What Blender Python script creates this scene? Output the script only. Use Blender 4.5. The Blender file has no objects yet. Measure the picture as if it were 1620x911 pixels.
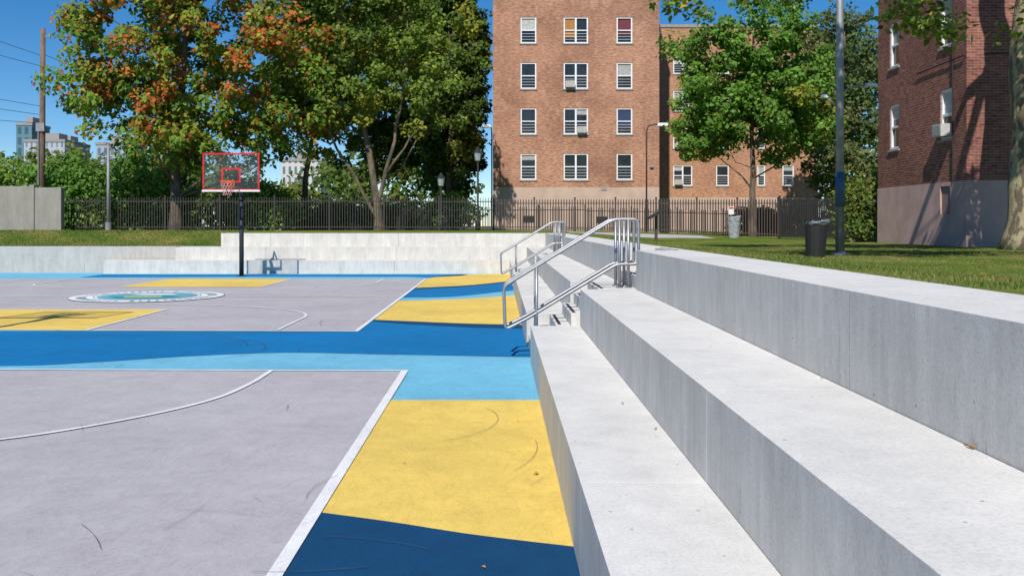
import bpy, bmesh, math, random
import numpy as np
from mathutils import Vector, noise
random.seed(7); rng=np.random.default_rng(7)
S=bpy.context.scene
COL=S.collection
F=1500.0; H=1.71; VX=788.0; VY=355.0
# ---------------------------------------------------------------- survey helpers (metres)
def G(px,py,z=0.0):
    Y=F*(H-z)/(py-VY); return ((px-VX)*Y/F, Y)
# ---------------------------------------------------------------- materials
MATS={}
def new_mat(name):
    m=bpy.data.materials.new(name); m.use_nodes=True
    nt=m.node_tree; b=nt.nodes["Principled BSDF"]; return m,nt,b
def N(nt,t,**kw):
    n=nt.nodes.new(t)
    for k,v in kw.items(): setattr(n,k,v)
    return n
def noise_node(nt,vec,scale,detail=4,rough=.6,dist=0.):
    n=N(nt,'ShaderNodeTexNoise'); n.inputs['Scale'].default_value=scale
    n.inputs['Detail'].default_value=min(detail,5); n.inputs['Roughness'].default_value=rough; n.inputs['Distortion'].default_value=dist
    nt.links.new(vec,n.inputs['Vector']); return n.outputs['Fac']
def ramp(nt,fac,stops):
    r=N(nt,'ShaderNodeValToRGB'); e=r.color_ramp.elements
    while len(e)<len(stops): e.new(.5)
    for i,(p,c) in enumerate(stops):
        e[i].position=p; e[i].color=(c[0],c[1],c[2],1) if hasattr(c,'__len__') else (c,c,c,1)
    nt.links.new(fac,r.inputs['Fac']); return r.outputs['Color']
def mix(nt,a,b,fac,mode='MIX'):
    m=N(nt,'ShaderNodeMix',data_type='RGBA',blend_type=mode)
    for s,v in ((m.inputs['Factor'],fac),(m.inputs['A'],a),(m.inputs['B'],b)):
        if hasattr(v,'is_linked') : nt.links.new(v,s)
        elif hasattr(v,'__len__'): s.default_value=(v[0],v[1],v[2],1)
        else: s.default_value=v
    return m.outputs['Result']
def bump(nt,b,h,strength=.3,dist=.01):
    n=N(nt,'ShaderNodeBump'); n.inputs['Strength'].default_value=strength; n.inputs['Distance'].default_value=dist
    nt.links.new(h,n.inputs['Height']); nt.links.new(n.outputs['Normal'],b.inputs['Normal'])
def pos(nt): return N(nt,'ShaderNodeNewGeometry').outputs['Position']
def scaled(nt,v,s):
    m=N(nt,'ShaderNodeMapping'); m.inputs['Scale'].default_value=s; nt.links.new(v,m.inputs['Vector']); return m.outputs['Vector']
def simple(name,col,rough=.6,metal=0.,var=.15,scale=8.,bmp=0.):
    if name in MATS: return MATS[name]
    m,nt,b=new_mat(name); p=N(nt,'ShaderNodeTexCoord').outputs['Object']
    n=noise_node(nt,p,scale,3)
    lo=[c*(1-var) for c in col]; hi=[min(1,c*(1+var)) for c in col]
    nt.links.new(ramp(nt,n,[(.3,lo),(.7,hi)]),b.inputs['Base Color'])
    b.inputs['Roughness'].default_value=rough; b.inputs['Metallic'].default_value=metal
    if bmp: bump(nt,b,n,bmp)
    MATS[name]=m; return m
def concrete(name,top=.71,side=.58,tint=(1,.975,.93),stain=.45):
    m,nt,b=new_mat(name); p=pos(nt)
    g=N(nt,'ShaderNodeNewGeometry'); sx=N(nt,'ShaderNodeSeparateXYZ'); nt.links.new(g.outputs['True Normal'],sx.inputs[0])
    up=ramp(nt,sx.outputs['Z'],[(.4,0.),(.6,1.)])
    big=noise_node(nt,p,.9,5,.65); med=noise_node(nt,p,5,5,.75); fine=noise_node(nt,p,70,3,.7)
    st=noise_node(nt,scaled(nt,p,(2.0,2.0,.8)),1.4,5,.6)
    st2=noise_node(nt,scaled(nt,p,(11,11,1.0)),1.4,4,.65)
    drip=noise_node(nt,scaled(nt,p,(22,22,2.5)),1.0,2,.5)
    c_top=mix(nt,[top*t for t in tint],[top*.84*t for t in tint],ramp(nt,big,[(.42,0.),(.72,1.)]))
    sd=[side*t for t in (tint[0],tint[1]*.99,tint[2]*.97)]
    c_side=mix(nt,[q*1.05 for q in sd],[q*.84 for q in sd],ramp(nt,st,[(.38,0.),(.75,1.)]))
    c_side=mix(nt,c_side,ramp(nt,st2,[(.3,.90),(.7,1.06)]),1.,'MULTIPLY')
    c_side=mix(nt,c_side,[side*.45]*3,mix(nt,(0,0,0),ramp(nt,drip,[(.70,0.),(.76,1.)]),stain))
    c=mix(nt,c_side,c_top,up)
    c=mix(nt,c,ramp(nt,med,[(.3,.91),(.7,1.05)]),1.,'MULTIPLY')
    c=mix(nt,c,ramp(nt,fine,[(.25,.76),(.55,1.03)]),.75,'MULTIPLY')
    v=N(nt,'ShaderNodeTexVoronoi'); v.inputs['Scale'].default_value=7.5; nt.links.new(p,v.inputs['Vector'])
    c=mix(nt,c,ramp(nt,v.outputs['Distance'],[(.035,.35),(.07,1.)]),.85,'MULTIPLY')
    nt.links.new(c,b.inputs['Base Color']); b.inputs['Roughness'].default_value=.88; b.inputs['Specular IOR Level'].default_value=.25
    bump(nt,b,mix(nt,med,fine,.5),.35,.006); return m
def paint(name,col,dirt=.14):
    m,nt,b=new_mat(name); p=pos(nt)
    big=noise_node(nt,p,.5,5,.65); med=noise_node(nt,p,3.5,5,.8); fine=noise_node(nt,p,130,2,.6)
    swirl=noise_node(nt,scaled(nt,p,(2.2,.7,1)),1.6,4,.6,2.5); sw2=noise_node(nt,scaled(nt,p,(.8,2.4,1)),2.3,3,.6,3.5)
    c=mix(nt,col,[x*(1-dirt) for x in col],ramp(nt,big,[(.4,0.),(.65,1.)]))
    c=mix(nt,c,ramp(nt,med,[(.3,.88),(.65,1.04)]),1.,'MULTIPLY')
    c=mix(nt,c,ramp(nt,swirl,[(.47,1.),(.5,.91),(.53,1.)]),1.,'MULTIPLY')
    c=mix(nt,c,ramp(nt,sw2,[(.485,1.),(.5,.86),(.515,1.)]),ramp(nt,big,[(.45,0.),(.6,1.)]),'MULTIPLY')
    c=mix(nt,c,ramp(nt,fine,[(.3,.85),(.6,1.03)]),.9,'MULTIPLY')
    v=N(nt,'ShaderNodeTexVoronoi'); v.inputs['Scale'].default_value=3.2; nt.links.new(p,v.inputs['Vector'])
    c=mix(nt,c,ramp(nt,v.outputs['Distance'],[(.018,.35),(.03,1.)]),.7,'MULTIPLY')
    nt.links.new(c,b.inputs['Base Color']); b.inputs['Roughness'].default_value=.8; b.inputs['Specular IOR Level'].default_value=.25
    bump(nt,b,fine,.25,.003); return m
def brick(name,c1,c2,mortar,dark,light):
    m,nt,b=new_mat(name); uv=N(nt,'ShaderNodeUVMap').outputs['UV']
    t=N(nt,'ShaderNodeTexBrick'); nt.links.new(uv,t.inputs['Vector'])
    t.inputs['Scale'].default_value=1.; t.inputs['Brick Width'].default_value=.215; t.inputs['Row Height'].default_value=.076
    t.inputs['Mortar Size'].default_value=.007; t.inputs['Mortar Smooth'].default_value=.2; t.inputs['Bias'].default_value=0
    for k,v in (('Color1',c1),('Color2',c2),('Mortar',mortar)): t.inputs[k].default_value=(*v,1)
    big=noise_node(nt,uv,.32,5,.6); med=noise_node(nt,scaled(nt,uv,(1,.6,1)),1.1,4,.65)
    c=mix(nt,t.outputs['Color'],dark,ramp(nt,big,[(.42,0.),(.62,.85)]),'MULTIPLY')
    c=mix(nt,c,light,ramp(nt,med,[(.54,0.),(.66,.5)]))
    row=noise_node(nt,scaled(nt,uv,(4.6,13,1)),1.,1,.5)
    c=mix(nt,c,ramp(nt,row,[(.3,.72),(.7,1.22)]),1.,'MULTIPLY')
    nt.links.new(c,b.inputs['Base Color']); b.inputs['Roughness'].default_value=.92; b.inputs['Specular IOR Level'].default_value=.2
    bump(nt,b,t.outputs['Fac'],-.4,.006); return m
def leafmat(name,trans=.38):
    m,nt,b=new_mat(name); a=N(nt,'ShaderNodeAttribute',attribute_name='leaf_colour')
    nt.links.new(a.outputs['Color'],b.inputs['Base Color']); b.inputs['Roughness'].default_value=.6; b.inputs['Specular IOR Level'].default_value=.3
    tr=N(nt,'ShaderNodeBsdfTranslucent'); nt.links.new(mix(nt,a.outputs['Color'],(1.5,1.6,.5),1.,'MULTIPLY'),tr.inputs['Color'])
    ms=N(nt,'ShaderNodeMixShader'); ms.inputs[0].default_value=trans
    nt.links.new(b.outputs[0],ms.inputs[1]); nt.links.new(tr.outputs[0],ms.inputs[2])
    nt.links.new(ms.outputs[0],nt.nodes['Material Output'].inputs['Surface']); return m
def bark(name,c1,c2,scale=3,sharp=(.45,.55)):
    m,nt,b=new_mat(name); p=pos(nt)
    n=noise_node(nt,scaled(nt,p,(1,1,.45)),scale,5,.65); f=noise_node(nt,scaled(nt,p,(3,3,.5)),scale*5,4,.7)
    c=mix(nt,c1,c2,ramp(nt,n,[(sharp[0],0.),(sharp[1],1.)]))
    c=mix(nt,c,ramp(nt,f,[(.3,.6),(.7,1.2)]),1.,'MULTIPLY')
    nt.links.new(c,b.inputs['Base Color']); b.inputs['Roughness'].default_value=.9; bump(nt,b,f,.6,.02); return m

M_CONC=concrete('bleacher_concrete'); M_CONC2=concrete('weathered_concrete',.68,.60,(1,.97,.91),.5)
M_CONC3=concrete('darker_concrete',.58,.47,(1,.97,.91),.6)  # darker overall than the bleacher concrete, with stronger drip marks
M_JOINT=simple('joint_sealant',(.16,.16,.15),.9)
M_OLD=concrete('old_wall_concrete',.34,.30,(1,.95,.85),.7)
M_LB=paint('light_blue_paint',(.18,.51,.70)); M_BL=paint('blue_paint',(.003,.185,.45)); M_NV=paint('navy_paint',(.003,.06,.155))
M_YE=paint('yellow_paint',(.84,.60,.14)); M_GR=paint('grey_court_paint',(.48,.455,.475),.10); M_WH=paint('white_line_paint',(.82,.82,.82),.06)
M_TEAL=paint('teal_paint',(.03,.27,.34)); M_DK=simple('dark_scuff',(.07,.075,.09),.8)
M_STEEL=simple('brushed_steel',(.36,.36,.37),.52,.85,.12,20); M_GALV=simple('galvanised_pole',(.27,.275,.28),.6,.4,.15,6)
M_BLACK=simple('black_iron',(.022,.021,.021),.6,.2); M_RUST=simple('brown_iron',(.075,.052,.045),.7,.1)
M_WFR=simple('white_window_frame',(.78,.78,.78),.5,0,.06); M_GLASS=simple('dark_window_glass',(.025,.03,.035),.15,0,.4,1.5)
M_BLIND=simple('window_blind',(.36,.36,.34),.8,0,.2); M_AC=simple('air_conditioner_metal',(.5,.49,.46),.6,.1)
M_RED=simple('red_frame_paint',(.55,.008,.014),.5); M_ORG=simple('orange_rim_paint',(.80,.12,.02),.45)
M_PDK=simple('dark_pole_paint',(.035,.04,.045),.45,.3); M_WOOD=bark('weathered_wood',(.16,.10,.07),(.22,.15,.11),4)
M_PINK=simple('beige_plinth_render',(.50,.365,.29),.9,0,.12,1.4); M_PINK2=simple('pink_plinth_render',(.54,.35,.31),.9,0,.16,1.4)
M_STONE=simple('coping_stone',(.3,.28,.26),.9)
M_BLUEP=simple('blue_band',(.05,.10,.16),.6); M_SIGNW=simple('sign_white',(.7,.7,.7),.6); M_NET=simple('net_cord',(.55,.25,.27),.8)
M_BAG=simple('clear_bag',(.17,.19,.21),.3,0,.3,9); M_BAG2=simple('pale_bag',(.30,.31,.32),.4,0,.35,9); M_CABLE=simple('black_cable',(.02,.02,.02),.7)
M_BR1=brick('orange_brown_brick',(.50,.245,.145),(.41,.185,.11),(.42,.32,.25),(.64,.62,.62),(.55,.31,.20))
M_BR2=brick('orange_brick',(.50,.25,.14),(.43,.20,.11),(.42,.32,.24),(.85,.8,.8),(.52,.30,.19))
M_BR3=brick('dark_red_brick',(.33,.125,.088),(.21,.07,.054),(.34,.25,.21),(.72,.7,.7),(.30,.135,.10))
M_LEAF=leafmat('leaf_foliage'); M_GRASSB=leafmat('grass_blade',.3)
M_BK1=bark('brown_bark',(.10,.075,.055),(.17,.13,.09)); M_BK2=bark('tan_bark',(.19,.145,.09),(.09,.075,.05),2.5)
M_BK3=bark('plane_tree_bark',(.40,.34,.20),(.16,.12,.075),5,(.47,.53))
def grassmat():
    m,nt,b=new_mat('lawn_grass'); p=pos(nt)
    n=noise_node(nt,p,.6,5,.7); f=noise_node(nt,p,14,5,.8)
    c=ramp(nt,n,[(.3,(.065,.125,.015)),(.5,(.13,.18,.025)),(.66,(.27,.23,.08))])
    c=mix(nt,c,ramp(nt,f,[(.3,.55),(.7,1.3)]),1.,'MULTIPLY')
    nt.links.new(c,b.inputs['Base Color']); b.inputs['Roughness'].default_value=.95; b.inputs['Specular IOR Level'].default_value=.1; bump(nt,b,f,.6,.04); return m
M_LAWN=grassmat(); M_EARTH=simple('far_ground',(.07,.09,.035),.95,0,.3,.2)
M_PATH=concrete('path_concrete',.5,.4)
# ---------------------------------------------------------------- mesh builder
class MB:
    def __init__(s): s.v=[]; s.f=[]; s.uv=None
    def face(s,pts): i=len(s.v); s.v+=[tuple(p) for p in pts]; s.f.append(tuple(range(i,i+len(pts)))); return s
    def box(s,x0,x1,y0,y1,z0,z1,tx=0.,ty=0.):
        i=len(s.v)
        s.v+=[(x0,y0,z0),(x1,y0,z0),(x1,y1,z0),(x0,y1,z0),(x0-tx,y0-ty,z1),(x1+tx,y0-ty,z1),(x1+tx,y1+ty,z1),(x0-tx,y1+ty,z1)]
        for q in ((3,2,1,0),(4,5,6,7),(0,1,5,4),(1,2,6,5),(2,3,7,6),(3,0,4,7)): s.f.append(tuple(i+k for k in q))
        return s
    def tube(s,path,r,n=10,closed=False):
        P=[Vector(p) for p in path]; m=len(P); R=r if hasattr(r,'__len__') else [r]*m
        prev=None; i0=len(s.v)
        for k in range(m):
            a=P[(k-1)%m] if (closed or k>0) else P[k]; b=P[(k+1)%m] if (closed or k<m-1) else P[k]
            t=(b-a).normalized()
            if prev is None: u=t.orthogonal().normalized()
            else:
                u=prev-t*prev.dot(t)
                u=u.normalized() if u.length>1e-6 else t.orthogonal().normalized()
            prev=u; w=t.cross(u)
            for j in range(n):
                an=2*math.pi*j/n; s.v.append(tuple(P[k]+(u*math.cos(an)+w*math.sin(an))*R[k]))
        for k in range(m if closed else m-1):
            for j in range(n):
                a=i0+k*n+j; b=i0+k*n+(j+1)%n; kk=(k+1)%m
                s.f.append((a,b,i0+kk*n+(j+1)%n,i0+kk*n+j))
        if not closed:
            s.f.append(tuple(i0+j for j in reversed(range(n)))); s.f.append(tuple(i0+(m-1)*n+j for j in range(n)))
        return s
    def obj(s,name,mat,parent=None,smooth=False,bevel=0,**props):
        me=bpy.data.meshes.new(name); me.from_pydata(s.v,[],s.f); me.update()
        if s.uv:
            l=me.uv_layers.new(name='UVMap'); l.data.foreach_set('uv',np.array(s.uv,dtype=np.float32).ravel())
        me.materials.append(mat)
        if smooth: me.polygons.foreach_set('use_smooth',[True]*len(me.polygons))
        o=bpy.data.objects.new(name,me); COL.objects.link(o)
        if parent: o.parent=parent
        if bevel:
            b=o.modifiers.new('bevel','BEVEL'); b.width=bevel; b.segments=2; b.limit_method='ANGLE'
        for k,v in props.items(): o[k]=v
        return o
def root(name,loc,label,cat,group=None):
    e=bpy.data.objects.new(name,None); e.empty_display_size=.3; COL.objects.link(e); e.location=loc
    e['label']=label; e['category']=cat
    if group: e['group']=group
    return e
def rel(o,e):  # parts authored in world metres
    o.parent=e; o.location=(-e.location[0],-e.location[1],-e.location[2]); return o
def fillet(pts,r,closed=False,n=5):
    P=[Vector(p) for p in pts]; out=[]; m=len(P)
    for i in range(m):
        if not closed and i in (0,m-1): out.append(P[i]); continue
        a,b,c=P[i-1],P[i],P[(i+1)%m]; u=(a-b).normalized(); w=(c-b).normalized()
        p0=b+u*r; p2=b+w*r
        for k in range(n+1):
            t=k/n; out.append(p0*(1-t)**2+b*2*t*(1-t)+p2*t*t)
    return out
def crom(pts,n=8):
    P=[Vector((p[0],p[1],0)) for p in pts]; P=[P[0]*2-P[1]]+P+[P[-1]*2-P[-2]]; out=[]
    for i in range(1,len(P)-2):
        for k in range(n):
            t=k/n; a,b,c,d=P[i-1],P[i],P[i+1],P[i+2]
            out.append(.5*((2*b)+(-a+c)*t+(2*a-5*b+4*c-d)*t*t+(-a+3*b-3*c+d)*t**3))
    out.append(P[-2]); return [(p.x,p.y) for p in out]
# ---------------------------------------------------------------- ground
MB().face([(-600,-300,-.06),(600,-300,-.06),(600,900,-.06),(-600,900,-.06)]).obj('ground',M_EARTH,kind='structure')
MB().face([(-32,-8,0),(2.0,-8,0),(2.0,34.5,0),(-32,34.5,0)]).obj('court_pavement',M_LB,kind='structure')
def poly(name,pts,mat,z):
    a=sum(pts[i][0]*pts[(i+1)%len(pts)][1]-pts[(i+1)%len(pts)][0]*pts[i][1] for i in range(len(pts)))
    if a<0: pts=pts[::-1]
    return MB().face([(x,y,z) for x,y in pts]).obj(name,mat,kind='structure')
XA=-1.045; XB=-2.23; XR=.43
def L(y): return (XB+.01,2565/(y-355))
def Rr(y): return (XR,2565/(y-355))
NE=11.02
poly('court_surface',[(-16,-6),(XA,-6),(XA,NE),(-16,NE+.25)],M_GR,.004)
nav=crom([(XA,G(510,811)[1]),G(620,826),G(750,846),(XR,G(905,866)[1])])
top1=(XA+.0,2565/(633-355)); 
poly('yellow_paint_patch',[(XA,top1[1]),(XR,2565/(633-355))]+nav[::-1],M_YE,.004)
poly('navy_paint_patch',nav+[(XR,-6),(XA,-6)],M_NV,.004)
lbt=crom([(-30,11.62),(-9,11.5),G(0,579),G(150,573),G(300,563.5),G(450,558),G(600,560.5),(XR,G(836,565)[1])])
up=crom([L(508.5),G(650,513.5),G(740,518),Rr(520)])
poly('blue_paint_band',lbt+up[::-1]+[(XB,15.09),(-30,15.5)],M_BL,.004)
up2=crom([L(506),G(650,508.5),G(740,512),Rr(514)])
poly('navy_paint_stripe',up+up2[::-1],M_NV,.005)
y2=crom([L(476),G(720,473.5),G(790,469),Rr(467)])
poly('yellow_paint_patch',up2+y2[::-1],M_YE,.004)
b1=crom([L(471),G(720,469),Rr(459)]); b2=crom([L(458),G(740,453.5),Rr(446)])
poly('blue_paint_band',b1+b2[::-1],M_BL,.004)
b3=crom([L(455.5),G(740,451.5),Rr(444.5)])
poly('navy_paint_stripe',b2+b3[::-1],M_NV,.005)
b4=crom([L(441),G(700,437),G(750,433.8),Rr(433.2)])
poly('yellow_paint_patch',b3+b4[::-1],M_YE,.004)
poly('blue_paint_band',[(-13.5,30.6),(-10,30.9),(-3,31.0),(-2.2,30.5),(-1.2,31.6),(-1,32.4),(-13.5,32.4)],M_BL,.004)
poly('court_surface',[(-15.6,15.5),(XB,15.09),(XB,29.6),(-15.6,29.6)],M_GR,.004)
poly('yellow_key',[(-10.35,15.4),(-6.63,15.25),(-6.63,19.0),(-10.35,19.0)],M_YE,.008)
poly('yellow_key',[(-10.3,25.8),(-6.45,25.8),(-6.45,29.75),(-10.3,29.75)],M_YE,.008)
LZ=.012
def strip(pts,w,closed=False):
    mb=MB(); P=[Vector((p[0],p[1],0)) for p in pts]; m=len(P); A=[];B=[]
    for i in range(m):
        a=P[i-1] if (i>0 or closed) else P[i]; b=P[(i+1)%m] if (i<m-1 or closed) else P[i]
        t=(b-a).normalized(); n=Vector((-t.y,t.x,0))*w/2; A.append(P[i]-n); B.append(P[i]+n)
    for p in A+B: mb.v.append((p.x,p.y,0))
    for i in range(m if closed else m-1):
        j=(i+1)%m; mb.f.append((i,j,m+j,m+i))
    return mb
def line(pts,w=.06,z=LZ,mat=None,name='court_line',closed=False):
    mb=strip(pts,w,closed); mb.v=[(x,y,z) for x,y,_ in mb.v]; return mb.obj(name,mat or M_WH,kind='structure')
line([(XA-.04,-6),(XA-.04,NE)],.08); line([(-16,NE+.30),(XA,NE+.02)],.05)
arc=crom([(-9,6.4),(-6.5,6.6),(-5,7.0),G(0,697),G(200,665),G(330,635),G(392,610),G(430,587)])
line(arc,.055,LZ+.002)
line([(-15.6,15.52),(XB,15.11)],.06); line([(XB-.03,15.1),(XB-.03,29.6)],.07,LZ+.001); line([(-15.6,29.6),(XB,29.6)],.05)
line([(-15.6,22.35),(XB,22.35)],.06,LZ+.002); line([(-14.6,15.5),(-14.6,29.6)],.06,LZ+.001)
line([(-10.35,15.4),(-10.35,19),(-6.63,19),(-6.63,15.25)],.06,LZ+.002); line([(-10.3,29.6),(-10.3,25.8),(-6.45,25.8),(-6.45,29.6)],.06,LZ+.002)
def arc3(yb,sg):
    p=[(-3.55,yb),(-3.55,yb+sg*2.1)]
    for k in range(1,24):
        a=math.pi*k/24; p.append((-8.4+4.85*math.cos(a),yb+sg*(2.1+2.9*math.sin(a))))
    p+=[(-13.25,yb+sg*2.1),(-13.25,yb)]; return p
line(arc3(15.3,1),.05,LZ+.003); line(arc3(29.55,-1),.05,LZ+.003)
def ring(cx,cy,r,n=48,a0=0,a1=2*math.pi): return [(cx+r*math.cos(a0+(a1-a0)*k/n),cy+r*math.sin(a0+(a1-a0)*k/n)) for k in range(n)]
CX,CY=-8.25,22.35
poly('centre_emblem_rim',ring(CX,CY,1.74),M_DK,.018); poly('centre_emblem_field',ring(CX,CY,1.725),M_WH,.021)
line(ring(CX,CY,1.19),.025,.024,M_TEAL,'centre_emblem_ring',True)
M_EMB=paint('emblem_blue_paint',(.16,.42,.52)); M_EMG=paint('emblem_teal_paint',(.04,.30,.34)); M_EMY=paint('emblem_yellow_paint',(.66,.60,.15))
poly('centre_emblem_disc',ring(CX,CY,1.12),M_EMB,.024)
poly('centre_emblem_hill',[(CX-.85,CY-.25),(CX-.3,CY+.05),(CX,CY-.1),(CX+.35,CY+.12),(CX+.85,CY-.2),(CX+.55,CY-.65),(CX-.5,CY-.7)],M_EMG,.028)
poly('centre_emblem_mark',[(CX-.5,CY-.22),(CX+.35,CY-.12),(CX+.5,CY-.42),(CX-.35,CY-.52)],M_EMY,.032)
poly('centre_emblem_sky',[(CX-.6,CY+.35),(CX,CY+.25),(CX+.6,CY+.4),(CX+.3,CY+.72),(CX-.35,CY+.72)],M_WH,.028)
mb=MB()
for k in range(52):
    if k%13 in (0,): continue
    a=2*math.pi*k/52; c=Vector((CX,CY,.025))+Vector((math.cos(a),math.sin(a),0))*1.46
    u=Vector((math.cos(a),math.sin(a),0)); w=Vector((-u.y,u.x,0))
    wd=random.choice([.02,.03,.04]); mb.face([c-u*.11-w*wd,c+u*.11-w*wd,c+u*.11+w*wd,c-u*.11+w*wd])
mb.obj('centre_emblem_lettering',M_TEAL,kind='structure')
mb=MB()
def skid(x,y,r,a0,a1,w):
    p=[(x+r*math.cos(a0+(a1-a0)*k/16),y+r*math.sin(a0+(a1-a0)*k/16)) for k in range(17)]
    s=strip(p,w); i=len(mb.v); mb.v+=[(q[0],q[1],.017) for q in s.v]; mb.f+=[tuple(i+k for k in f) for f in s.f]
skid(-1.1,8.3,1.1,-.9,.5,.0035); skid(-1.3,7.3,1.6,-.5,.1,.003); skid(-5.2,13.0,1.7,.2,2.3,.009); skid(-4.5,12.9,1.3,-.8,1.2,.008)
skid(-2.6,12.4,.9,.1,1.6,.006); skid(-1.5,12.9,1.2,2.0,3.4,.006); skid(-.4,6.0,.8,2.6,3.3,.003)
for _ in range(230):
    x=random.uniform(-11,.1); y=3.2+25*random.random()**1.5; k=min(1,y/12); skid(x,y,random.uniform(.15,2.5),(a:=random.uniform(0,6)),a+random.uniform(.1,.5),random.uniform(.0012,.004)*(.5+k))
mb.obj('skid_marks',M_DK,kind='structure')
# lawn ------------------------------------------------------------
def sm(a,b,t): t=min(1,max(0,(t-a)/(b-a))); return t*t*(3-2*t)
def lawn_z(x,y):
    r=1.372-.28*sm(2.4,6.2,x)
    edge=.90+.475*sm(-10.01,-9.99,x)
    bk=edge+(1.44-edge)*sm(34.0,38.2,y)
    if y>40: bk=bk-.2*sm(42,52,y)
    if x<2.4: z=bk
    else: z=r+(min(bk,1.40)-r)*sm(33,42,y)*(1-sm(4,14,x))
    z=z+ .02*noise.noise(Vector((x*.4,y*.4,0)))*(1 if x>3 or y>36 else 0)
    return z
def grid(xs,ys,dz=0.):
    mb=MB(); mb.v=[(x,y,lawn_z(x,y)+dz) for y in ys for x in xs]; n=len(xs)
    mb.f=[(j*n+i,j*n+i+1,(j+1)*n+i+1,(j+1)*n+i) for j in range(len(ys)-1) for i in range(n-1)]; return mb
fr=lambda a,b,s:list(np.arange(a,b+1e-6,s))
a=grid([2.38]+fr(2.7,14,.45)+[18,24,34,60,120],[-8]+fr(-4,34.9,.8)+[34.92])
b=grid([-120,-60,-40]+fr(-32,-10.3,.7)+[-10.015,-9.985]+fr(-9.6,14,.7)+[18,24,34,60,120],[34.92]+fr(35.3,44,.6)+[46,50,56,70,100,160])
i=len(a.v); a.v+=b.v; a.f+=[tuple(i+k for k in q) for q in b.f]
c=grid(fr(-32,-10.3,.7)+[-10.012],[33.85]+fr(34.2,34.8,.3)+[34.92]); i=len(a.v); a.v+=c.v; a.f+=[tuple(i+k for k in q) for q in c.f]
a.obj('lawn',M_LAWN,smooth=True,kind='structure')
grid(fr(2.42,8.5,.4),fr(36.4,39.4,.5),.012).obj('path',M_PATH,smooth=True,kind='structure')
def blades(name,n,x0,x1,y0,y1,h,w):
    x=rng.uniform(x0,x1,n); y=y0+(y1-y0)*rng.uniform(0,1,n)**1.4
    z=np.array([lawn_z(a,b) for a,b in zip(x,y)]); hh=h*rng.uniform(.4,1.2,n); an=rng.uniform(0,math.pi,n)
    dx=np.cos(an)*w; dy=np.sin(an)*w; lx=rng.normal(0,.5,n)*hh; ly=rng.normal(0,.5,n)*hh
    V=np.stack([np.stack([x-dx,y-dy,z-.01],1),np.stack([x+dx,y+dy,z-.01],1),np.stack([x+lx,y+ly,z+hh],1)],1).reshape(-1,3)
    me=bpy.data.meshes.new(name); me.vertices.add(3*n); me.vertices.foreach_set('co',V.ravel())
    me.loops.add(3*n); me.loops.foreach_set('vertex_index',np.arange(3*n)); me.polygons.add(n)
    me.polygons.foreach_set('loop_start',np.arange(0,3*n,3)); me.update(calc_edges=True)
    t=np.array([noise.noise(Vector((a*.7,b*.7,3)))*1.1+.45 for a,b in zip(x,y)])+rng.normal(0,.18,n); t=np.clip(t,0,1)[:,None]
    c=np.array([.08,.165,.02])*(1-t)+np.array([.32,.27,.09])*t; c=c*rng.uniform(.7,1.3,(n,1))
    at=me.attributes.new('leaf_colour','FLOAT_COLOR','FACE'); at.data.foreach_set('color',np.concatenate([c,np.ones((n,1))],1).astype(np.float32).ravel())
    me.materials.append(M_GRASSB); o=bpy.data.objects.new(name,me); COL.objects.link(o); o['kind']='stuff'; o['label']='short green lawn grass with dry patches'; o['category']='grass'
blades('grass',60000,2.42,13,5,26,.032,.006); blades('grass',24000,-24,-10.1,34,38.5,.08,.012)
# ---------------------------------------------------------------- bleachers
TX=[.40,1.01,1.70,2.38]; TH=[.46,.91,1.39]
BY=[32.9,33.5,34.2,34.9]
def run(label,segs,ends=None):
    e=root('concrete_bleacher',(TX[0],segs[0][0],0),label,'bleacher','concrete seating runs')
    for k in range(3):
        for si,(a,b) in enumerate(segs):
            bb=b if ends is None else (BY[k] if b==segs[-1][1] else b)
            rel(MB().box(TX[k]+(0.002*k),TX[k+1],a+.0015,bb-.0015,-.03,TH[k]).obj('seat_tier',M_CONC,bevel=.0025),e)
            if si: rel(MB().box(TX[k]+.004,TX[k+1]-.004,a-.0014,a+.0014,-.02,TH[k]-.002).obj('joint_seal',M_JOINT),e)
    return e
run('long stepped pale concrete seating beside the painted court',[(-4,4.6),(4.6,11.7)])
run('pale concrete seating steps between two stair aisles',[(13.3,19),(19,24.9)])
run('short concrete seating steps meeting the back wall corner',[(26.3,32.9)],True)
e=root('concrete_bleacher',(-8,32.9,0),'pale concrete seating tiers along the far side of the court','bleacher','concrete seating runs')
LX=[-13.7,-11.4,-10.0]
for k in range(3):
    xs=[LX[k]]+[x for x in (-8.2,-3.6) ]+[TX[k+1]]
    for a_,b_ in zip(xs[:-1],xs[1:]):
        rel(MB().box(a_+.004,b_-.004,BY[k]+.002*k,BY[k+1],-.03,TH[k]).obj('seat_tier',M_CONC2,bevel=.006),e)
        rel(MB().box(b_-.0039,b_+.0039,BY[k]+.01,BY[k+1]-.01,-.02,TH[k]-.004).obj('joint_seal',M_JOINT),e)
e=root('retaining_wall',(-20,33.5,0),'low darker concrete retaining wall below the grass bank','wall')
for a_,b_ in ((-32,-24.5),(-24.5,-18),(-18,-11.41)):
    rel(MB().box(a_+.004,b_-.004,33.6,33.87,-.03,.93).obj('wall_panel',M_CONC3,bevel=.008),e)
rel(MB().box(-11.4,-10.01,33.9,34.25,.5,.925).obj('wall_panel',M_CONC3),e)
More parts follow.
